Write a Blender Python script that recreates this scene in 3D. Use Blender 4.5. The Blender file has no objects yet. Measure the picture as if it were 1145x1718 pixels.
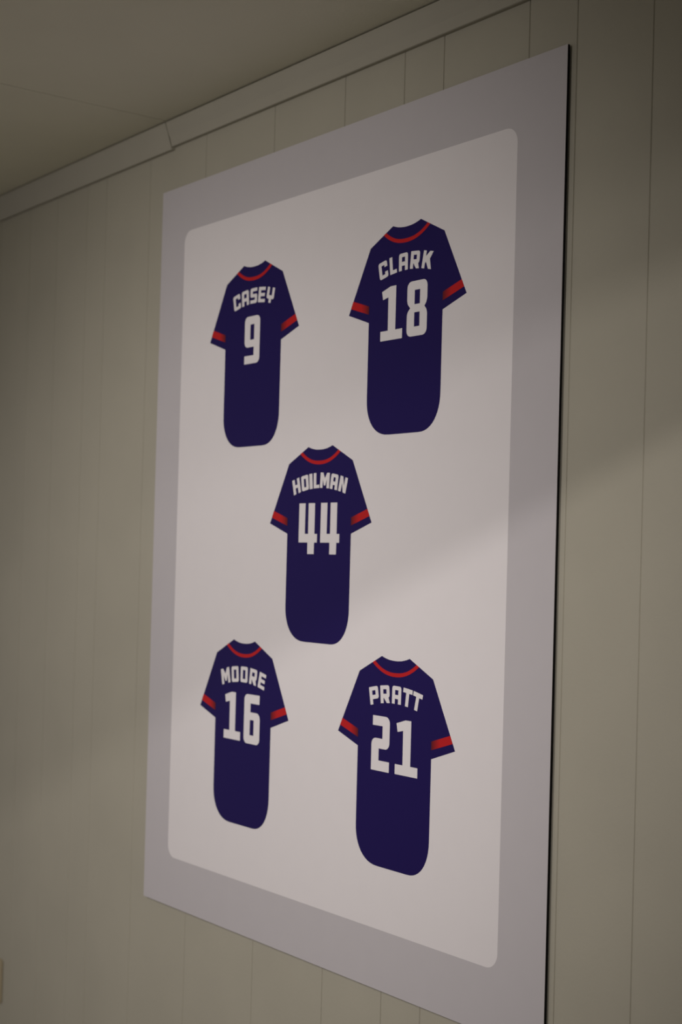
import bpy, bmesh, math
from mathutils import Vector, Matrix
from mathutils.geometry import tessellate_polygon

C = bpy.context.scene.collection
S = bpy.context.scene

# ------------------------------------------------------------------ camera
# world frame: x to the right along the wall, y into the wall, z up, metres;
# the poster's face is the plane y = 0 with its lower left corner at the origin
CAM = Vector((2.26903, -1.26968, 0.58654))
YAW, PITCH, ROLL = 0.9350037, 0.0130305, 0.0265181
fwd = Vector((-math.sin(YAW) * math.cos(PITCH), math.cos(YAW) * math.cos(PITCH), math.sin(PITCH)))
right = Vector((math.cos(YAW), math.sin(YAW), 0))
up = right.cross(fwd)
r2 = right * math.cos(ROLL) + up * math.sin(ROLL)
u2 = -right * math.sin(ROLL) + up * math.cos(ROLL)
cd = bpy.data.cameras.new('camera')
cam = bpy.data.objects.new('camera', cd)
C.objects.link(cam)
m = Matrix((r2, u2, -fwd)).transposed().to_4x4()
m.translation = CAM
cam.matrix_world = m
cd.sensor_fit = 'VERTICAL'
cd.sensor_height = 36.0
cd.sensor_width = 24.0
cd.lens = 2491.73 / 1718 * 36.0
cd.shift_y = 51.22 / 1718
cd.clip_start = 0.05
cd.dof.use_dof = True
cd.dof.focus_distance = 1.86
cd.dof.aperture_fstop = 5.6
S.camera = cam

# ------------------------------------------------------------------ light
S.view_settings.view_transform = 'Standard'
S.view_settings.look = 'None'
S.view_settings.gamma = 1
S.view_settings.exposure = 0.0
wd = bpy.data.worlds.new('world')
S.world = wd
wd.use_nodes = True
bg = wd.node_tree.nodes['Background']
bg.inputs[0].default_value = (1.0, 0.924, 0.915, 1)
bg.inputs[1].default_value = 0.25


def spot(name, loc, target, angle, power, radius=.06, col=(1.0, 0.924, 0.915)):
    l = bpy.data.lights.new(name, 'SPOT')
    l.energy = power
    l.color = col
    l.spot_size = math.radians(angle)
    l.spot_blend = 1.0
    l.shadow_soft_size = radius
    o = bpy.data.objects.new(name, l)
    o.location = loc
    o.rotation_euler = (Vector(target) - Vector(loc)).to_track_quat('-Z', 'Y').to_euler()
    C.objects.link(o)
    return o


# five unseen spots at ceiling height: two washing the wall, and three beyond the added beam
# whose light the beam's lower edge cuts off along soft slanting lines across the wall
spot('wash_lamp', (.9, -2.3, 1.29), (.2, 0, .34), 64, 80, .02)
spot('low_helper', (.2, -1.7, 1.28), (.03, 0, .17), 66, 19, .012)  # added helper, steep enough to throw a shadow line below the poster
spot('near_lamp', (2.63, -2.6, 1.30), (.16, 0, .50), 45, 70, .010)
spot('far_lamp', (3.08, -2.6, 1.30), (.9, 0, .90), 36, 43, .03)
spot('side_fill', (4.2, -3.2, 1.30), (1.0, 0, .92), 26, 44, .12)  # added fill that brightens the upper right of the wall


# ------------------------------------------------------------------ materials
def mat(name, col, rough=0.6, spec=0.3, noise=0.0, nscale=8.0, bump=0.0, bscale=300.0):
    mt = bpy.data.materials.new(name)
    mt.use_nodes = True
    nt = mt.node_tree
    b = nt.nodes['Principled BSDF']
    b.inputs['Base Color'].default_value = (*col, 1)
    b.inputs['Roughness'].default_value = rough
    b.inputs['Specular IOR Level'].default_value = spec
    tc = nt.nodes.new('ShaderNodeTexCoord')
    if noise:
        n = nt.nodes.new('ShaderNodeTexNoise')
        n.inputs['Scale'].default_value = nscale
        n.inputs['Detail'].default_value = 5
        nt.links.new(tc.outputs['Object'], n.inputs['Vector'])
        r = nt.nodes.new('ShaderNodeValToRGB')
        r.color_ramp.elements[0].position = 0.3
        r.color_ramp.elements[1].position = 0.7
        r.color_ramp.elements[0].color = (*[c * (1 - noise) for c in col], 1)
        r.color_ramp.elements[1].color = (*[min(1, c * (1 + noise)) for c in col], 1)
        nt.links.new(n.outputs['Fac'], r.inputs['Fac'])
        nt.links.new(r.outputs['Color'], b.inputs['Base Color'])
    if bump:
        n2 = nt.nodes.new('ShaderNodeTexNoise')
        n2.inputs['Scale'].default_value = bscale
        nt.links.new(tc.outputs['Object'], n2.inputs['Vector'])
        bp = nt.nodes.new('ShaderNodeBump')
        bp.inputs['Strength'].default_value = bump
        bp.inputs['Distance'].default_value = 0.0006
        nt.links.new(n2.outputs['Fac'], bp.inputs['Height'])
        nt.links.new(bp.outputs['Normal'], b.inputs['Normal'])
    return mt


M_WALL = mat('wall_paint', (.424, .406, .322), .55, .25, noise=.03, nscale=6, bump=.35, bscale=220)
M_TRIM = mat('trim_paint', (.42, .402, .32), .5, .3, noise=.02, nscale=10)
M_CEIL = mat('ceiling_paint', (.85, .83, .67), .8, .1, noise=.02, nscale=5, bump=.3, bscale=260)
M_FLOOR = mat('floor_vinyl', (.30, .27, .23), .5, .3, noise=.08, nscale=12)
M_EDGE = mat('black_core', (.004, .004, .004), .7, .1)
M_GREY = mat('print_grey', (.55, .53, .535), .5, .25, noise=.008, nscale=30)
M_WHITE = mat('print_white', (.80, .775, .765), .5, .25, noise=.006, nscale=30)
M_NAVY = mat('print_navy', (.0128, .0062, .082), .5, .15)
M_RED = mat('print_red', (.50, .012, .014), .5, .2)
M_PLATE = mat('plate_plastic', (.42, .36, .235), .5, .3, noise=.03)


def band_material():
    """red ink of the sleeve bands; the print fades to dark maroon at the band's inner end"""
    mt = mat('print_red_band', (.50, .012, .014), .5, .2)
    nt = mt.node_tree
    b = nt.nodes['Principled BSDF']
    uv = nt.nodes.new('ShaderNodeUVMap')
    uv.uv_map = 'ink'
    sp = nt.nodes.new('ShaderNodeSeparateXYZ')
    nt.links.new(uv.outputs['UV'], sp.inputs['Vector'])
    r = nt.nodes.new('ShaderNodeValToRGB')
    r.color_ramp.elements[0].position = 0.0
    r.color_ramp.elements[0].color = (.085, .009, .014, 1)
    r.color_ramp.elements[1].position = 0.42
    r.color_ramp.elements[1].color = (.50, .012, .014, 1)
    nt.links.new(sp.outputs['X'], r.inputs['Fac'])
    nt.links.new(r.outputs['Color'], b.inputs['Base Color'])
    return mt


M_BAND = band_material()


# ------------------------------------------------------------------ helpers
def link(name, me, mt, parent=None):
    o = bpy.data.objects.new(name, me)
    C.objects.link(o)
    if mt:
        me.materials.append(mt)
    if parent:
        o.parent = parent
    return o


def from_bm(name, bm, mt, parent=None):
    bmesh.ops.recalc_face_normals(bm, faces=bm.faces)
    me = bpy.data.meshes.new(name)
    bm.to_mesh(me)
    bm.free()
    return link(name, me, mt, parent)


def box(bm, x0, x1, y0, y1, z0, z1):
    v = [bm.verts.new(p) for p in ((x0, y0, z0), (x1, y0, z0), (x1, y1, z0), (x0, y1, z0),
                                   (x0, y0, z1), (x1, y0, z1), (x1, y1, z1), (x0, y1, z1))]
    for f in ((0, 3, 2, 1), (4, 5, 6, 7), (0, 1, 5, 4), (1, 2, 6, 5), (2, 3, 7, 6), (3, 0, 4, 7)):
        bm.faces.new([v[i] for i in f])
    return v


def rnd(pts, n=5):
    """outline with rounded corners: points are (x, z) or (x, z, radius)"""
    out = []
    N = len(pts)
    for i, p in enumerate(pts):
        r = p[2] if len(p) > 2 else 0
        if not r:
            out.append((p[0], p[1]))
            continue
        P0, Pc, P1 = Vector(pts[i - 1][:2]), Vector(p[:2]), Vector(pts[(i + 1) % N][:2])
        a, b = (P0 - Pc), (P1 - Pc)
        ra, rb = min(r, a.length * .499), min(r, b.length * .499)
        A, B = Pc + a.normalized() * ra, Pc + b.normalized() * rb
        k = 0.5523
        h1, h2 = A + (Pc - A) * k, B + (Pc - B) * k
        for j in range(n + 1):
            t = j / n
            q = A * (1 - t) ** 3 + h1 * 3 * t * (1 - t) ** 2 + h2 * 3 * t * t * (1 - t) + B * t ** 3
            out.append((q.x, q.y))
    return out


def solid(bm, loops, yf, yb, xf=None):
    """flat sheet with real thickness in the wall's plane: loops[0] outline, the rest holes"""
    if xf:
        loops = [[xf(p) for p in l] for l in loops]
    flat = [p for l in loops for p in l]
    F = [bm.verts.new((p[0], yf, p[1])) for p in flat]
    B = [bm.verts.new((p[0], yb, p[1])) for p in flat]
    tris = tessellate_polygon([[Vector((p[0], p[1], 0)) for p in l] for l in loops])
    for t in tris:
        if len(set(t)) < 3:
            continue
        try:
            bm.faces.new([F[i] for i in t])
            bm.faces.new([B[i] for i in reversed(t)])
        except ValueError:
            pass
    s = 0
    for l in loops:
        n = len(l)
        for i in range(n):
            a, b = s + i, s + (i + 1) % n
            try:
                bm.faces.new((F[a], F[b], B[b], B[a]))
            except ValueError:
                pass
        s += n


def structure(o):
    o['kind'] = 'structure'
    return o


# ------------------------------------------------------------------ the room
WALL_Y = 0.0072
FLOOR_Z = -1.02
CEIL_Z = 1.3383
X0, X1, YB = -3.2, 5.8, -5.2
GROOVES = [-2.86, -2.70, -2.57, -2.40, -2.24, -2.10, -1.94, -1.83, -1.68, -1.55, -1.43, -1.28, -1.12, -0.99, -0.86,
           -0.71, -0.56, -0.435, -0.305, -0.227, -0.06, 0.13, 0.3358, 0.5207, 0.6594, 0.7435, 0.9088, 0.9928, 1.1143,
           1.30, 1.47, 1.63, 1.79, 1.95, 2.12, 2.3, 2.47, 2.61, 2.77, 2.95, 3.1, 3.3, 3.47, 3.6, 3.8, 4.0, 4.2,
           4.35, 4.5, 4.7, 4.9, 5.1, 5.3, 5.5]
prof = [(X0, WALL_Y)]
for g in GROOVES:
    prof += [(g - .0011, WALL_Y), (g - .0004, WALL_Y + .0014), (g + .0004, WALL_Y + .0014), (g + .0011, WALL_Y)]
prof.append((X1, WALL_Y))
bm = bmesh.new()
lo = [bm.verts.new((x, y, FLOOR_Z)) for x, y in prof]
hi = [bm.verts.new((x, y, CEIL_Z + .05)) for x, y in prof]
bl = [bm.verts.new((x, .1, FLOOR_Z)) for x in (X0, X1)]
bh = [bm.verts.new((x, .1, CEIL_Z + .05)) for x in (X0, X1)]
for i in range(len(prof) - 1):
    bm.faces.new((lo[i], lo[i + 1], hi[i + 1], hi[i]))
bm.faces.new((bl[0], bh[0], bh[1], bl[1]))
bm.faces.new((lo[0], hi[0], bh[0], bl[0]))
bm.faces.new((lo[-1], bl[1], bh[1], hi[-1]))
bm.faces.new([*hi, bh[1], bh[0]])
bm.faces.new([*lo, bl[1], bl[0]])
structure(from_bm('wall_back', bm, M_WALL))

# ceiling: large boards meeting in fine joints square to the wall
bm = bmesh.new()
JOINTS = [-2.41, 0.0265, 2.465, 4.9]
edges = [X0] + JOINTS + [X1]
for a, b in zip(edges[:-1], edges[1:]):
    box(bm, a + .0016, b - .0016, YB, WALL_Y - .0002, CEIL_Z, CEIL_Z + .012)
box(bm, X0, X1, YB, WALL_Y - .0002, CEIL_Z + .011, CEIL_Z + .05)
structure(from_bm('ceiling', bm, M_CEIL))

bm = bmesh.new()
box(bm, X0, X1, YB, .1, FLOOR_Z - .05, FLOOR_Z)
structure(from_bm('floor', bm, M_FLOOR))

# unseen beam square to the wall, added to cast the slanting shadow edges
bm = bmesh.new()
box(bm, 2.04, 2.16, YB, -.02, 1.12, CEIL_Z - .0005)
structure(from_bm('shadow_beam', bm, M_TRIM))


# the moulding under the ceiling: two lengths butted together, the left one set a little lower
def moulding(name, x0, x1, dz, top, skew=0.0):
    pr = [(.0069, 1.2962 - dz), (.0012, 1.2962 - dz), (-.0002, 1.2970 - dz), (-.0014, 1.3010 - dz), (-.0045, 1.3110 - dz),
          (-.0085, 1.3205), (-.0120, 1.3310), (-.0132, top), (.0069, top)]
    bm = bmesh.new()
    A = [bm.verts.new((x0, y, z)) for y, z in pr]
    B = [bm.verts.new((x1 - skew * max(0, (z - 1.310) / .026), y, z)) for y, z in pr]
    n = len(pr)
    for i in range(n):
        bm.faces.new((A[i], A[(i + 1) % n], B[(i + 1) % n], B[i]))
    bm.faces.new(A)
    bm.faces.new(list(reversed(B)))
    return structure(from_bm(name, bm, M_TRIM))


moulding('trim_1', X0, 0.0250, .0044, CEIL_Z - .0022, .0022)
moulding('trim_2', 0.0252, 2.035, 0.0, CEIL_Z - .0022)

# ------------------------------------------------------------------ the poster
W, H = 0.9838, 1.22
poster = bpy.data.objects.new('poster', None)
C.objects.link(poster)
poster.empty_display_size = .1
poster['label'] = 'large grey-bordered poster board printed with five navy jerseys, hung on the panelled wall'
poster['category'] = 'poster'

bm = bmesh.new()
box(bm, 0, W, .0006, .0040, 0, H)
o = from_bm('backing_board', bm, M_EDGE, poster)
o['label'] = 'black board edge behind the print'
for x in (.12, W - .12):
    for z in (.12, H - .12):
        bm = bmesh.new()
        box(bm, x - .02, x + .02, .0038, WALL_Y + .0003, z - .03, z + .03)
        from_bm('mounting_pad', bm, M_EDGE, poster)
bm = bmesh.new()
solid(bm, [[(0, 0), (W, 0), (W, H), (0, H)]], 0, .0007)
o = from_bm('border_print', bm, M_GREY, poster)
o['label'] = 'plain lavender-grey border of the print'
bm = bmesh.new()
px0, px1, pz0, pz1, R = .0792, .8998, .0825, 1.1398, .021
solid(bm, [rnd([(px0, pz0, R), (px1, pz0, R), (px1, pz1, R), (px0, pz1, R)], 8)], -.0002, .0002)
o = from_bm('panel_print', bm, M_WHITE, poster)
o['label'] = 'white round-cornered field of the print'

# ---- lettering (millimetres; height 24 unless stretched)
Y = 12.0
s, b = 6.3, 5.2


def glyph(ch, w):
    X = w / 2
    if ch == 'C':
        return [[(X, Y, 3), (-X, Y, 3.4), (-X, -Y, 3.4), (X, -Y, 3), (X, -3.4), (X - s, -3.4), (X - s, -Y + b),
                 (-X + s, -Y + b), (-X + s, Y - b), (X - s, Y - b), (X - s, 3.4), (X, 3.4)]]
    if ch == 'A':
        return [[(-X, -Y), (-X, Y, 3.6), (X, Y, 3.6), (X, -Y), (X - s, -Y), (X - s, -5.2), (-X + s, -5.2), (-X + s, -Y)],
                [(-X + s, Y - b), (X - s, Y - b), (X - s, .2), (-X + s, .2)]]
    if ch == 'S':
        return [[(X, Y), (-X, Y, 3.2), (-X, -b / 2, 3), (X - s, -b / 2), (X - s, -Y + b), (-X, -Y + b), (-X, -Y),
                 (X, -Y, 3.2), (X, b / 2, 3), (-X + s, b / 2), (-X + s, Y - b), (X, Y - b)]]
    if ch == 'E':
        return [[(-X, Y, 1.2), (-X, -Y, 1.2), (X, -Y), (X, -Y + b), (-X + s, -Y + b), (-X + s, -b / 2), (X - 1.2, -b / 2),
                 (X - 1.2, b / 2), (-X + s, b / 2), (-X + s, Y - b), (X, Y - b), (X, Y)]]
    if ch == 'Y':
        return [[(-X, Y), (-X, -6, 3.6), (-s / 2, -6), (-s / 2, -Y), (s / 2, -Y), (s / 2, -6), (X, -6, 3.6), (X, Y),
                 (X - s, Y), (X - s, -.4), (-X + s, -.4), (-X + s, Y)]]
    if ch == 'L':
        return [[(-X, Y), (-X, -Y), (X, -Y), (X, -Y + b), (-X + s, -Y + b), (-X + s, Y)]]
    if ch == 'R':
        return [[(-X, Y, 1), (X, Y, 3.4), (X, -3.2, 2.6), (X - 2.6, -4.6), (X, -Y), (X - s, -Y), (-X + s + .9, -5),
                 (-X + s, -5), (-X + s, -Y), (-X, -Y)],
                [(-X + s, Y - b), (X - s, Y - b), (X - s, .6), (-X + s, .6)]]
    if ch == 'K':
        t = -X + s - .3
        return [[(-X, Y), (-X, -Y), (t, -Y), (t, -5.2), (t + 1.6, -2.6), (X - s, -Y), (X, -Y), (X - 5.4, 1.6), (X, Y),
                 (X - s - .6, Y), (t, 4.4), (t, Y)]]
    if ch == 'H':
        return [[(-X, Y), (-X, -Y), (-X + s, -Y), (-X + s, -b / 2), (X - s, -b / 2), (X - s, -Y), (X, -Y), (X, Y),
                 (X - s, Y), (X - s, b / 2), (-X + s, b / 2), (-X + s, Y)]]
    if ch == 'O':
        return [[(-X, Y, 3), (-X, -Y, 3), (X, -Y, 3), (X, Y, 3)],
                [(-X + s, Y - b), (X - s, Y - b), (X - s, -Y + b), (-X + s, -Y + b)]]
    if ch == 'I':
        return [[(-X, Y), (-X, -Y), (X, -Y), (X, Y)]]
    if ch == 'M':
        q = 6.3
        return [[(-X, -Y), (-X, Y), (-X + q + .2, Y), (0, 3.4), (X - q - .2, Y), (X, Y), (X, -Y), (X - q, -Y), (X - q, 1.6),
                 (1.7, -8), (-1.7, -8), (-X + q, 1.6), (-X + q, -Y)]]
    if ch == 'N':
        q = 6.3
        return [[(-X, -Y), (-X, Y), (-X + q + .2, Y), (X - q, -1.8), (X - q, Y), (X, Y), (X, -Y), (X - q - .2, -Y),
                 (-X + q, 1.8), (-X + q, -Y)]]
    if ch == 'P':
        return [[(-X, Y, 1), (-X, -Y), (-X + s, -Y), (-X + s, -5), (X, -5, 3.2), (X, Y, 3.2)],
                [(-X + s, Y - b), (X - s, Y - b), (X - s, .6), (-X + s, .6)]]
    if ch == 'T':
        return [[(-X, Y), (-X, Y - 6), (-s / 2, Y - 6), (-s / 2, -Y), (s / 2, -Y), (s / 2, Y - 6), (X, Y - 6), (X, Y)]]


ONE = [(-19.6, 45.6), (-31.8, 45.6), (-51.0, 39.9), (-48.3, 28.4), (-36.4, 31.0), (-36.1, -15.6), (-52.6, -15.6),
       (-52.6, -29.2), (-4.3, -29.2), (-4.3, -15.6), (-19.6, -15.6)]
FOUR = [(-49.6, 45.3), (-33.7, 45.3), (-33.9, -.2), (-25.4, -.2), (-25.6, 45.3), (-9.5, 45.3), (-9.4, -.2), (-2.6, -.2),
        (-2.6, -13), (-9.6, -13), (-9.8, -30.1), (-26.2, -30.1), (-26.4, -13), (-49.6, -13)]
TWO = [(-46.6, 46.0), (-8.7, 46.0, 9), (-8.9, 1.2, 9), (-32.3, 1.2), (-32.3, -15.4), (-8.6, -15.4), (-8.6, -29.6),
       (-48.7, -29.6), (-48.7, 15.1, 9), (-24.4, 15.1), (-24.4, 32.6), (-46.6, 32.6)]
SIX = [(5.3, 46.0, 9), (48.2, 46.0), (48.0, 32.1), (23.0, 32.1), (23.0, 18.3), (50.0, 18.3, 10), (50.0, -30.7, 9), (5.5, -30.7, 9)]
NINE = [(-22.7, 45.6, 9), (20.9, 45.6, 9), (20.9, -29.4, 9), (-22.2, -29.4), (-22.2, -16.6), (4.3, -16.6), (4.3, -3.2), (-22.5, -3.2, 9)]
EIGHT = [(5.4, 46.0, 9), (48.2, 46.0, 9), (48.2, 16.5, 5), (42.6, 9.7), (48.5, 3.4, 5), (48.5, -29.3, 9),
         (5.4, -29.3, 9), (5.4, 3.4, 5), (12.4, 9.7), (5.4, 16.5, 5)]


def rect(x0, x1, z0, z1):
    return [(x0, z0), (x1, z0), (x1, z1), (x0, z1)]


def shift(pl, d):
    return [(p[0] + d, *p[1:]) for p in pl]


DIGITS = {
    '9': [[NINE, rect(-6.6, 4.7, 8.4, 32.7)]],
    '18': [[ONE], [EIGHT, rect(21.3, 32.8, 14.1, 33.6), rect(21.3, 32.8, -16.4, 3.1)]],
    '44': [[FOUR], [shift(FOUR, 55.5)]],
    '16': [[shift(ONE, -.7)], [SIX, rect(22.3, 33.3, -17.3, 6.5)]],
    '21': [[TWO], [shift(ONE, 57.0)]],
}
# letter, centre along the chest, width; the baseline is an arc
NAMES = {
    '9': (24.0, [('C', -48, 20), ('A', -23.8, 20), ('S', .5, 19), ('E', 23.8, 19), ('Y', 48.2, 20.5)], 77.6),
    '18': (24.0, [('C', -49.6, 19.2), ('L', -27.7, 15), ('A', -5.1, 19.4), ('R', 20.1, 19.4), ('K', 46.6, 20.6)], 75.9),
    '44': (22.6, [('H', -58.6, 18.6), ('O', -36.7, 18), ('I', -21.3, 7.8), ('L', -7.3, 14), ('M', 13.7, 22.8),
                  ('A', 37.1, 17.8), ('N', 58.7, 18.4)], 78.6),
    '16': (24.6, [('M', -52.0, 25), ('O', -24, 20), ('O', 2.2, 20), ('R', 28.4, 20), ('E', 53.2, 18.4)], 75.6),
    '21': (24.4, [('P', -45.5, 20), ('R', -21.2, 20), ('A', 4.4, 19.6), ('T', 27.6, 19.8), ('T', 48.4, 19.8)], 78.0),
}
ARC_R = 228.0

BODY_R = [(30.3, 129.1), (80.3, 105.3), (128.0, 15.8), (80.4, 0)]
neck = [(x, 124.0 + 5.1 * (abs(x) / 30.3) ** 2.2) for x in [-30.3 + 60.6 * i / 16 for i in range(17)]]
hem = []
for i in range(13):                       # rounded tail of the jersey, right side then left
    a = math.pi / 2 * i / 12
    hem.append((35.0 + 45.3 * math.cos(a) ** .86, -109.0 - 51.6 * math.sin(a) ** .95))
hem_l = [(-28.5 - 51.8 * math.cos(math.pi / 2 * (12 - i) / 12) ** .86,
          -109.0 - 51.6 * math.sin(math.pi / 2 * (12 - i) / 12) ** .95) for i in range(13)]
OUTLINE = neck + BODY_R[1:] + hem + hem_l + [(-80.4, 0), (-128.0, 15.8), (-80.3, 105.3)]

UPX = [-45.3 + 90.6 * i / 24 for i in range(25)]
LOX = [-50.8 + 101.6 * i / 24 for i in range(25)]
COLLAR = [(x, 107.6 + 14.4 * (abs(x) / 45.3) ** 2.35) for x in UPX] + \
         [(x, 102.2 + 17.1 * (abs(x) / 50.8) ** 2.2) for x in reversed(LOX)]
BAND = [(117.9, 35.0), (123.1, 24.9), (80.2, 11.8), (80.2, 23.4)]


def jersey(num, cx, cz, label):
    def xf(p):
        return (cx + p[0] / 1000, cz + p[1] / 1000)
    bm = bmesh.new()
    solid(bm, [OUTLINE], -.0004, .0, xf)
    j = from_bm('jersey_print', bm, M_NAVY, poster)
    j['label'] = label
    bm = bmesh.new()
    solid(bm, [COLLAR], -.0006, -.0002, xf)
    o = from_bm('collar_stripe', bm, M_RED, j)
    o['label'] = 'thin red curve under the collar'
    for sg in (1, -1):
        bm = bmesh.new()
        solid(bm, [[(sg * p[0], p[1]) for p in BAND]], -.0006, -.0002, xf)
        uvl = bm.loops.layers.uv.new('ink')
        for f in bm.faces:
            for lp in f.loops:
                x = (lp.vert.co.x - cx) * 1000 * sg
                lp[uvl].uv = ((x - 79.8) / 43.0, .5)
        o = from_bm('sleeve_band', bm, M_BAND, j)
        o['label'] = 'red band across the sleeve, darker at its inner end'
    bm = bmesh.new()
    h, letters, top = NAMES[num]
    for ch, lx, w in letters:
        a = -lx / ARC_R
        lz = top - lx * lx / (2 * ARC_R)
        ca, sa = math.cos(a), math.sin(a)

        def lf(p, lx=lx, lz=lz, ca=ca, sa=sa):
            zz = p[1] * h / 24.0
            return xf((lx + p[0] * ca - zz * sa, lz + p[0] * sa + zz * ca))
        solid(bm, [rnd(l, 4) for l in glyph(ch, w)], -.0006, -.0002, lf)
    o = from_bm('name_lettering', bm, M_WHITE, j)
    o['label'] = 'arched white block capitals'
    bm = bmesh.new()
    for d in DIGITS[num]:
        solid(bm, [rnd(l, 6) for l in d], -.0006, -.0002, xf)
    o = from_bm('back_number', bm, M_WHITE, j)
    o['label'] = 'large white number ' + num
    return j


jersey('9', .2997, .9251, 'navy jersey with the number 9, upper left of the print')
jersey('18', .6818, .9250, 'navy jersey with the number 18, upper right of the print')
jersey('44', .4918, .6270, 'navy jersey with the number 44 in the middle of the print')
jersey('16', .3000, .3300, 'navy jersey with the number 16, lower left of the print')
jersey('21', .6820, .3290, 'navy jersey with the number 21, lower right of the print')

# ------------------------------------------------------------------ wall plate at the left edge of the photo
bm = bmesh.new()
box(bm, -.035, .035, -.0045, .0003, -.045, .045)
bmesh.ops.bevel(bm, geom=[e for e in bm.edges], offset=.003, segments=2, affect='EDGES')
pl = from_bm('wall_plate', bm, M_PLATE)
pl.location = (-.6245, WALL_Y, -.293)
pl['label'] = 'small tan plate on the panelled wall at the lower left edge of the photo'
pl['category'] = 'wall plate'
